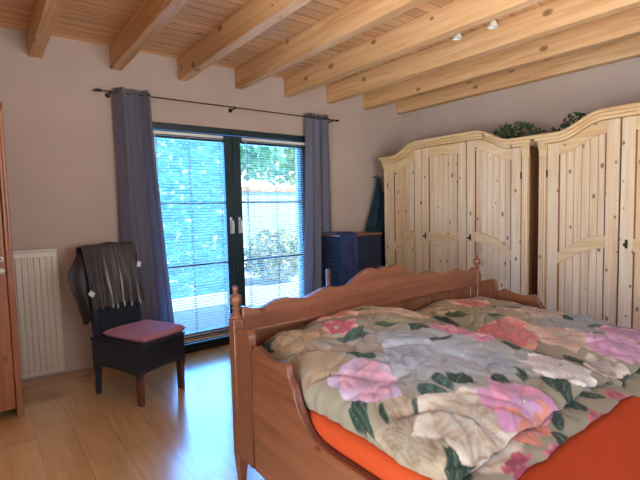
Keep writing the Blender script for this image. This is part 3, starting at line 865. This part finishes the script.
leavesL = [(1.03, 1.84, .95, 1.62, .035, LG), (1.0, 1.80, 1.06, 1.60, .025, LG), (1.86, 1.92, 1.83, 1.74, .04, LG), (1.745, 1.80, 1.62, 1.60, .05, '#4b5a3c'),
           (1.20, 1.49, 1.37, 1.42, .035, LB), (1.24, 1.45, 1.38, 1.50, .03, LB), (.90, 1.14, .80, 1.05, .03, LG), (.94, 1.14, .84, 1.00, .035, LG), (1.00, 1.19, .93, 1.06, .03, LG), (1.06, 1.38, .97, 1.21, .03, LG),
           (1.11, .97, 1.06, .83, .04, LB), (1.15, .90, 1.08, .79, .04, LB), (1.20, 1.02, 1.17, .88, .035, LB), (1.30, 1.02, 1.24, .93, .03, LB),
           (.99, .77, .86, .64, .045, LG), (1.02, .74, .90, .60, .045, LG), (1.06, .72, .96, .58, .035, LG), (1.50, 1.22, 1.66, 1.20, .022, LG), (1.84, .94, 1.83, .82, .03, LG),
           (1.70, .84, 1.83, .79, .035, LB), (1.69, .78, 1.60, .69, .035, LG), (1.73, .74, 1.58, .60, .035, LG), (1.50, .90, 1.46, .80, .03, LG), (1.33, .86, 1.24, .75, .03, LG), (1.62, .58, 1.70, .62, .03, LG),
           (1.34, 1.02, 1.36, .90, .025, LB), (1.90, 1.52, 1.95, 1.36, .03, LG), (1.58, 1.42, 1.66, 1.30, .03, LG), (1.44, .56, 1.40, .44, .03, LG), (1.85, 1.36, 1.75, 1.42, .03, '#4b5a3c'), (1.66, 1.08, 1.58, 1.0, .02, LB), (1.22, 1.26, 1.14, 1.36, .03, LG), (1.55, 1.34, 1.66, 1.40, .03, LG), (1.30, .94, 1.40, .99, .035, LG), (1.55, .80, 1.62, .90, .03, LG), (1.90, 1.10, 1.82, 1.02, .035, LG), (1.94, .98, 1.86, .9, .03, LB), (1.45, 1.50, 1.56, 1.46, .03, '#3f4d36'), (1.15, 1.78, 1.28, 1.74, .035, LG), (1.60, 1.74, 1.52, 1.70, .03, '#3f4d36'), (1.02, 1.04, .94, .96, .03, LG), (1.24, .66, 1.16, .58, .035, LG), (1.52, .62, 1.46, .54, .03, LG), (1.75, .62, 1.85, .58, .03, LG)]
flowersL = [(1.095, 1.66, .13, '#c9b192', '#b08f73', TAN, 6, False, .3), (1.03, 1.42, .13, '#c4ac92', '#9c8168', TAN, 6, False, 1),
            (1.45, 1.79, .10, SAL, '#c86a68', '#e0b09c', 6, False, 0), (1.30, 1.59, .085, '#d4747e', '#b84c62', '#e0a09a', 6, True, .4),
            (1.72, 1.76, .13, CREAM, '#c7a98a', '#b49a80', 6, False, 1), (1.79, 1.60, .11, CREAM, '#c9a58e', '#b49a80', 6, False, 2.2),
            (1.07, 1.17, .13, '#d0a6c6', '#d09aae', '#b8a2c0', 7, False, .2), (1.55, 1.62, .07, '#c0a48c', '#a88a70', TAN, 5, False, 0),
            (.95, .86, .16, '#bfae9b', '#7f6b58', '#a08d7a', 7, False, 2), (1.17, .75, .165, '#ddd5cc', '#a8937f', '#c9bcae', 7, False, 3.5),
            (1.79, 1.24, .125, '#dc9ab8', '#dcaaa4', '#c67c9c', 7, False, .8), (1.40, .725, .15, '#d8a6c4', '#d58aa6', '#c084ac', 6, True, 1.3),
            (1.37, .655, .10, '#dd9a86', '#cf7f76', '#d98a7a', 4, False, -1.2), (1.40, .728, .055, '#d9b4d2', '#b684ac', '#b684ac', 5, True, .3),
            (1.82, .81, .14, '#e4e0e2', '#b9adaa', '#dad2cc', 7, False, .5), (1.36, 1.20, .12, '#b4b8c6', '#9ea6bb', '#a8aebf', 6, False, 0), (1.62, 1.00, .12, '#b0b4bf', '#98a0b0', '#a8a9ae', 6, False, 2),
            (1.17, .53, .05, ROSE, '#8e3a55', ROSE, 5, False, 0), (1.33, .50, .05, ROSE, '#8e3a55', '#c77a8a', 5, False, 0), (1.65, .50, .06, '#c07a88', '#8e3a55', ROSE, 5, False, 0), (1.9, .52, .05, '#c07a88', '#8e3a55', ROSE, 5, False, 0),
            (1.25, 1.34, .07, '#bdb0aa', '#a39488', TAN, 5, False, 0)]
strokesL = [(1.42, 1.20, .34, '#9aa6ba', .8), (1.62, 1.0, .30, '#9ba3b0', .75), (1.3, 1.0, .22, '#a3a8b4', .6), (1.05, .9, .25, '#87795f', .6), (1.2, 1.5, .25, '#9d9890', .6), (1.6, 1.5, .2, '#8b8468', .7), (1.55, .7, .15, '#7d7565', .8), (1.85, .75, .15, '#93846d', .7)]
def hfL(x, y):
    a = ss(.72, 1.7, y)
    ridge = math.exp(-((x-1.55)/.42)**2)
    left = math.exp(-((x-1.0)/.25)**2)
    return .125+.02*a+.085*a*ridge+.015*left*a+.015*math.exp(-((x-1.4)/.5)**2)
duvet('floral duvet with cream and pink blooms, on the near left half of the bed', .968, 2.02, .665, 1.862, .536, hfL, flowersL, leavesL, strokesL, 11, 216, True)
leavesR = [(2.06, 1.66, 2.03, 1.46, .05, LG), (2.14, 1.62, 2.20, 1.48, .05, '#3d4a30'), (2.05, .92, 2.03, .80, .03, LG), (2.10, .70, 2.03, .60, .04, LG), (2.25, 1.42, 2.33, 1.30, .04, '#4b5a3c'),
           (2.5, 1.45, 2.62, 1.40, .03, LG), (2.7, 1.2, 2.6, 1.12, .04, LG), (2.34, .95, 2.46, .9, .03, LB), (2.5, .72, 2.6, .66, .04, LG), (2.04, 1.2, 2.1, 1.05, .04, LG), (2.55, 1.0, 2.68, .95, .03, LB), (2.2, .62, 2.3, .55, .04, LG)]
flowersR = [(2.12, 1.22, .15, '#dc9088', '#cc7276', '#dda090', 7, False, .5), (2.45, 1.64, .12, '#d98a7a', '#c86a68', '#d9a996', 6, False, 0), (2.20, 1.68, .09, '#cbb693', TAN, '#b8a37e', 5, False, 0),
            (2.25, 1.0, .14, '#d8bfae', '#c2988c', '#d0b4a4', 6, False, 1.5), (2.32, .76, .14, '#d6a8c8', '#cc94bb', '#caa0b8', 7, False, 0), (2.62, 1.3, .12, '#c9b8ac', '#b09a8a', '#bba596', 6, False, .4),
            (2.60, .85, .13, '#d8a6c4', '#b87ab4', MAU, 6, True, 0), (2.4, 1.36, .10, '#c8b49c', TAN, '#b59f88', 6, False, 1), (2.75, 1.6, .10, '#c8b49c', TAN, '#b59f88', 6, False, 1), (2.08, .74, .09, WHT, TAN, CREAM, 6, False, 0), (2.2, .5, .06, '#c07a88', '#8e3a55', ROSE, 5, False, 0)]
strokesR = [(2.3, 1.55, .3, '#8b8468', .8), (2.5, 1.05, .3, '#93989f', .8), (2.7, 1.1, .2, '#8d949f', .7), (2.2, .9, .2, '#a3927c', .6)]
def hfR(x, y):
    a = ss(.75, 1.7, y)
    return .095+.045*a+.02*math.exp(-((x-2.3)/.3)**2)
duvet('floral duvet with salmon and mauve blooms on the right half beside the wardrobes', 2.025, 2.858, .635, 1.862, .536, hfR, flowersR, leavesR, strokesR, 23, 180, True)

# ------------------------------------------------------------------ things behind the bed
t = thing('wicker_chest', 'tall dark wicker chest with wooden rim in the corner behind the bed', 'chest', (3.28, 3.75, 0))
M_wick2 = wicker_mat('#303b58')
MB().box(3.0, 3.55, 3.56, 3.93, .03, 1.0).build('body', M_wick2, t, bevel=.012)
r = MB()
for i in range(24):
    z = .06+i*.04; r.tube([(2.995, 3.556, z), (3.555, 3.556, z)], .012, 6).tube([(2.996, 3.556, z), (2.996, 3.93, z)], .012, 6)
r.build('weave', M_wick2, t)
MB().box(2.98, 3.57, 3.54, 3.95, 1.0, 1.025).build('rim', M_bed, t, bevel=.006, label='reddish wooden lid rim')
for x, y in ((3.02, 3.58), (3.53, 3.58), (3.02, 3.91), (3.53, 3.91)): MB().box(x-.015, x+.015, y-.015, y+.015, 0, .03).build('foot', M_leg, t)
# garment over the chest
t = thing('jeans', 'folded navy trousers hanging over the left end of the wicker chest', 'trousers', (3.05, 3.54, 1.03))
pts = []
for j in range(50):
    v = j/49; row = []
    for i in range(31):
        u = i/30; x = 2.93+.235*u
        if v < .35: q = v/.35; y = 3.80-.27*q; z = 1.037+.016*math.sin(q*PI)*.6+.010*(1-u)
        else:
            q = (v-.35)/.65; y = 3.523-.014*math.sin(q*6+u*4)*(.4)-.012*abs(math.sin(u*11+1)); z = 1.036-.66*q; x += .015*math.sin(q*4)+.012*q*(u-.5)
        row.append((x, y, z))
    pts.append(row)
MB().grid(pts).build('cloth', M_navy, t, angle=80, solid=.007)
sm = MB(); sm.tube([pts[j][25] for j in range(18, 50)], .004, 5); sm.build('seam', M_navy, t)

t = thing('dressing_gown', 'dark teal dressing gown hanging on the wall beside the corner wardrobe', 'robe', (3.86, 3.93, 1.66))
pts = []
for j in range(40):
    v = j/39; z = 1.66-1.16*v; row = []
    xl = 3.845-.21*ss(0, .75, v)+.08*ss(.75, 1, v); xr = 3.875+.20*ss(0, .4, v)
    for i in range(41):
        u = i/40; x = xl+(xr-xl)*u
        y = 3.905-.03*math.sin(u*PI)+.022*math.sin(u*17+v*2)*ss(0, .3, v)
        row.append((x, min(y, 3.97), z))
    pts.append(row)
MB().grid(pts).build('cloth', M_teal, t, angle=80, solid=.012)
MB().tube([(3.72, 3.868, 1.05), (3.73, 3.865, .8), (3.75, 3.862, .55)], .010, 8).build('belt', M_teal, t)
MB().tube([(3.86, WY, 1.67), (3.86, 3.93, 1.665), (3.86, 3.915, 1.69)], .006, 8).build('hanger_loop', M_metal, t)

t = thing('wooden_post', 'slim round topped wooden post standing behind the footboard, before the right curtain', 'post', (2.52, 3.2, 0))
MB().lathe([(.10, 0), (.10, .02), (.06, .03), (.03, .04)], (2.52, 3.2, 0), 24).build('base', M_bed_v, t)
MB().lathe([(.023, .04), (.023, .73), (.021, .745), (.012, .753)], (2.52, 3.2, 0), 18).build('shaft', M_bed_v, t)

# ------------------------------------------------------------------ outside
def gravel():
    n = NT('pale_gravel'); v = n.coord()
    n.base(n.ramp(n.noise(v, 40, 5), [(.3, lin('#b9b1a4')), (.7, lin('#dcd6ca'))])); n.val('Roughness', .9); return n.m
struct('ground', MB().box(-14, 26, WY+.3, 40, -.3, -.1), gravel())
def shingle_mat():
    n = NT('blue_slate'); tc = n.n('ShaderNodeTexCoord'); mp = n.n('ShaderNodeMapping'); mp.inputs['Rotation'].default_value = (PI/2, 0, 0)
    n.l(tc.outputs['Object'], mp.inputs[0])
    br = n.n('ShaderNodeTexBrick'); 
    for k, v in (('Scale', 1), ('Mortar Size', .006), ('Brick Width', .09), ('Row Height', .05), ('Bias', 0)): br.inputs[k].default_value = v
    br.inputs['Color1'].default_value = lin('#1c7c9e'); br.inputs['Color2'].default_value = lin('#4fb3c4'); br.inputs['Mortar'].default_value = lin('#1a6280')
    n.l(mp.outputs[0], br.inputs['Vector'])
    c = n.mix(n.ramp(n.noise(mp.outputs[0], 9, 3), [(.60, (0, 0, 0, 1)), (.68, (1, 1, 1, 1))]), br.outputs['Color'], lin('#b4e6ea'))
    n.base(c); n.val('Roughness', .5); return n.m
t = thing('neighbour_house', 'blue slate clad house seen through the left door leaf', 'house', (.5, 9, -.1))
MB().box(-4, 3.72, 7.2, 9.5, -.1, 2.9).build('wall', shingle_mat(), t)
MB().prism([(7.0, 2.9), (9.7, 2.9), (8.35, 6.4)], 'x', -4.2, 3.9).build('roof', plain('blue_reflection_roof', '#1f63c8', .5, var=.1), t, label='steep unseen roof, blue added for the floor reflection')  # roof out of view, coloured blue to be mirrored in the floor

def foliage_mat(a, b, nm):
    n = NT(nm); oi = n.n('ShaderNodeNewGeometry')
    n.base(n.ramp(oi.outputs['Random Per Island'], [(0, lin(a)), (1, lin(b))])); n.val('Roughness', .5)
    tr = n.n('ShaderNodeBsdfTranslucent'); n.l(n.b.inputs['Base Color'].links[0].from_socket, tr.inputs[0])
    mx = n.n('ShaderNodeMixShader'); mx.inputs[0].default_value = .3
    n.l(n.b.outputs[0], mx.inputs[1]); n.l(tr.outputs[0], mx.inputs[2]); n.l(mx.outputs[0], n.out.inputs[0]); return n.m
F1 = foliage_mat('#4fae86', '#a6e0b8', 'mint_leaves'); F2 = foliage_mat('#5f9a62', '#b9d69a', 'hedge_leaves'); F3 = foliage_mat('#7c9a4a', '#d8c48a', 'bush_leaves')
def crown(mb, c, r, n, size, rng):
    for _ in range(n):
        while True:
            p = Vector((rng.uniform(-1, 1), rng.uniform(-1, 1), rng.uniform(-1, 1)))
            if .35 < p.length < 1: break
        leaf_mesh(mb, (c[0]+p.x*r[0], c[1]+p.y*r[1], c[2]+p.z*r[2]), size*rng.uniform(.7, 1.3), (p.x+rng.uniform(-.8, .8), p.y+rng.uniform(-.8, .8), p.z+rng.uniform(-.3, .9)), rng)
def tree(label, x, y, h, r, n, mat, size, seed):
    rng = random.Random(seed); t = thing('tree', label, 'tree', (x, y, -.1), group='garden trees')
    MB().tube([(x, y, -.1), (x+.1, y, h*.4), (x+.05, y+.1, h*.75)], [.13, .1, .05], 8).build('trunk', M_bark, t)
    m = MB()
    for k in range(5):
        a = k*1.256; crown(m, (x+math.cos(a)*r*.5, y+math.sin(a)*r*.5, h*.72+math.sin(k*2.1)*r*.3), (r*.7, r*.7, r*.6), n//5, size, rng)
    m.build('foliage', mat, t, smooth=False)
tree('mint green leafy tree seen through the upper left of the right door leaf', 5.4, 10.8, 4.0, 1.35, 2600, F1, .16, 1)
tree('pale leafy tree seen through the upper right of the right door leaf', 8.4, 11.5, 4.6, 1.5, 2400, F2, .18, 2)
def bush(label, x, y, r, h, n, mat, size, seed):
    rng = random.Random(seed); t = thing('shrub', label, 'shrub', (x, y, -.1), group='garden shrubs')
    m = MB(); crown(m, (x, y, h*.5-.05), (r, r*.8, h*.55), n, size, rng); m.build('foliage', mat, t, smooth=False)
    s = MB()
    for k in range(4): s.tube([(x, y, -.1), (x+.3*r*math.cos(k*1.6), y+.3*r*math.sin(k*1.6), h*.5)], .015, 5)
    s.build('stem', M_bark, t)
bush('low flowering shrub outside the middle of the right door leaf', 4.55, 7.4, .65, .95, 1300, F3, .09, 3)
bush('low green shrub outside near the right edge of the right door leaf', 5.9, 7.9, .6, .8, 1200, F2, .09, 4)
t = thing('garden_fence', 'low wooden fence with tan top rail beyond the right door leaf', 'fence', (8, 8.55, -.1))
M_tan = wood('tan_board', '#c99a72', '#b98a62', '#9c6c48', 'X', rough=.6)
MB().box(4.0, 11, 8.5, 8.56, 1.70, 1.80).build('top_rail', M_tan, t)
M_fb = plain('blue_grey_board', '#a9cbd2', .7, var=.1)
b = MB()
for i in range(46): b.box(4.0+i*.152, 4.0+i*.152+.145, 8.56, 8.585, .55, 1.70)
b.build('boards', M_fb, t)
for i in range(4): MB().box(4.1+i*2.1, 4.2+i*2.1, 8.585, 8.68, -.1, 1.75).build('fence_post', M_tan, t)

# ------------------------------------------------------------------ light
def area(name, loc, rot, sx, sy, power, col):
    l = bpy.data.lights.new(name, 'AREA'); l.shape = 'RECTANGLE'; l.size = sx; l.size_y = sy; l.energy = power; l.color = col
    o = bpy.data.objects.new(name, l); COL.objects.link(o); o.location = loc; o.rotation_euler = rot; return o
def aim(o, d): o.rotation_euler = Vector(d).to_track_quat('-Z', 'Y').to_euler()
area('fill_left_opening', (XL-.19, (LY0+LY1)/2, (LZ0+LZ1)/2), (0, -PI/2, 0), LZ1-LZ0, LY1-LY0, 75, (1, .96, .92))  # added fill through the left opening, lights the wardrobe fronts
o = area('ceiling_fill_left', (XL-1.0, (LY0+LY1)/2, .1), (0, 0, 0), 1.6, 2.2, 170, (1, .95, .88)); aim(o, (1, .12, .72))  # added lamp aimed upwards to brighten the ceiling; no terrace is built
area('daylight_rear_window', ((RX0+RX1)/2, YB-.19, (RZ0+RZ1)/2), (PI/2, 0, 0), RX1-RX0, RZ1-RZ0, 50, (.95, .97, 1))
o = area('ceiling_fill_rear', ((RX0+RX1)/2, YB-1.0, .5), (0, 0, 0), 2.4, 1.2, 270, (1, .95, .88)); aim(o, (.1, 1, .62))  # added lamp behind the camera, aimed up at ceiling and beam undersides
area('daylight_garden_door', ((WX0+WX1)/2, WY+.35, 1.1), (-PI/2, 0, 0), 1.7, 1.9, 135, (.09, .38, 1))
sun = bpy.data.lights.new('sun', 'SUN'); sun.energy = 9; sun.angle = .01; sun.color = (1, .95, .86)
so = bpy.data.objects.new('sun', sun); COL.objects.link(so)
so.rotation_euler = Vector((-.45, .5, -.74)).to_track_quat('-Z', 'Y').to_euler()
wd = bpy.data.worlds.new('sky'); SC.world = wd; wd.use_nodes = True
nt = wd.node_tree; nt.nodes.clear()
wo = nt.nodes.new('ShaderNodeOutputWorld'); bg = nt.nodes.new('ShaderNodeBackground'); tc = nt.nodes.new('ShaderNodeTexCoord')
sx = nt.nodes.new('ShaderNodeSeparateXYZ'); rp = nt.nodes.new('ShaderNodeValToRGB')
nt.links.new(tc.outputs['Generated'], sx.inputs[0]); nt.links.new(sx.outputs[2], rp.inputs[0])
e = rp.color_ramp.elements; e[0].position = 0; e[0].color = (.85, .93, 1, 1); e[1].position = .55; e[1].color = (.22, .45, .95, 1)
nt.links.new(rp.outputs[0], bg.inputs[0]); bg.inputs[1].default_value = 3.0; nt.links.new(bg.outputs[0], wo.inputs[0])

# ------------------------------------------------------------------ camera (solved from the vanishing points)
f_, pitch, yaw, roll = CAMP = (447.0197, .0709465, .6501766, -.0241751)
cyw, syw, cp, sp_ = math.cos(yaw), math.sin(yaw), math.cos(pitch), math.sin(pitch)
F = Vector((syw*cp, cyw*cp, -sp_)); R0 = Vector((cyw, -syw, 0)); U0 = R0.cross(F)
Rr = R0*math.cos(roll)+U0*math.sin(roll); Uu = U0*math.cos(roll)-R0*math.sin(roll)
cam = bpy.data.cameras.new('camera'); cam.sensor_width = 36; cam.sensor_fit = 'HORIZONTAL'; cam.lens = f_*36/640; cam.clip_start = .02
co = bpy.data.objects.new('camera', cam); COL.objects.link(co)
co.matrix_world = Matrix(((Rr.x, Uu.x, -F.x, 0), (Rr.y, Uu.y, -F.y, 0), (Rr.z, Uu.z, -F.z, CAM_H), (0, 0, 0, 1)))
SC.camera = co
vs = SC.view_settings; vs.view_transform = 'Standard'; vs.look = 'None'; vs.gamma = 1; vs.use_curve_mapping = False; vs.exposure = .45
SC.cycles.use_denoising = True
SC.cycles.max_bounces = 8; SC.cycles.transparent_max_bounces = 12
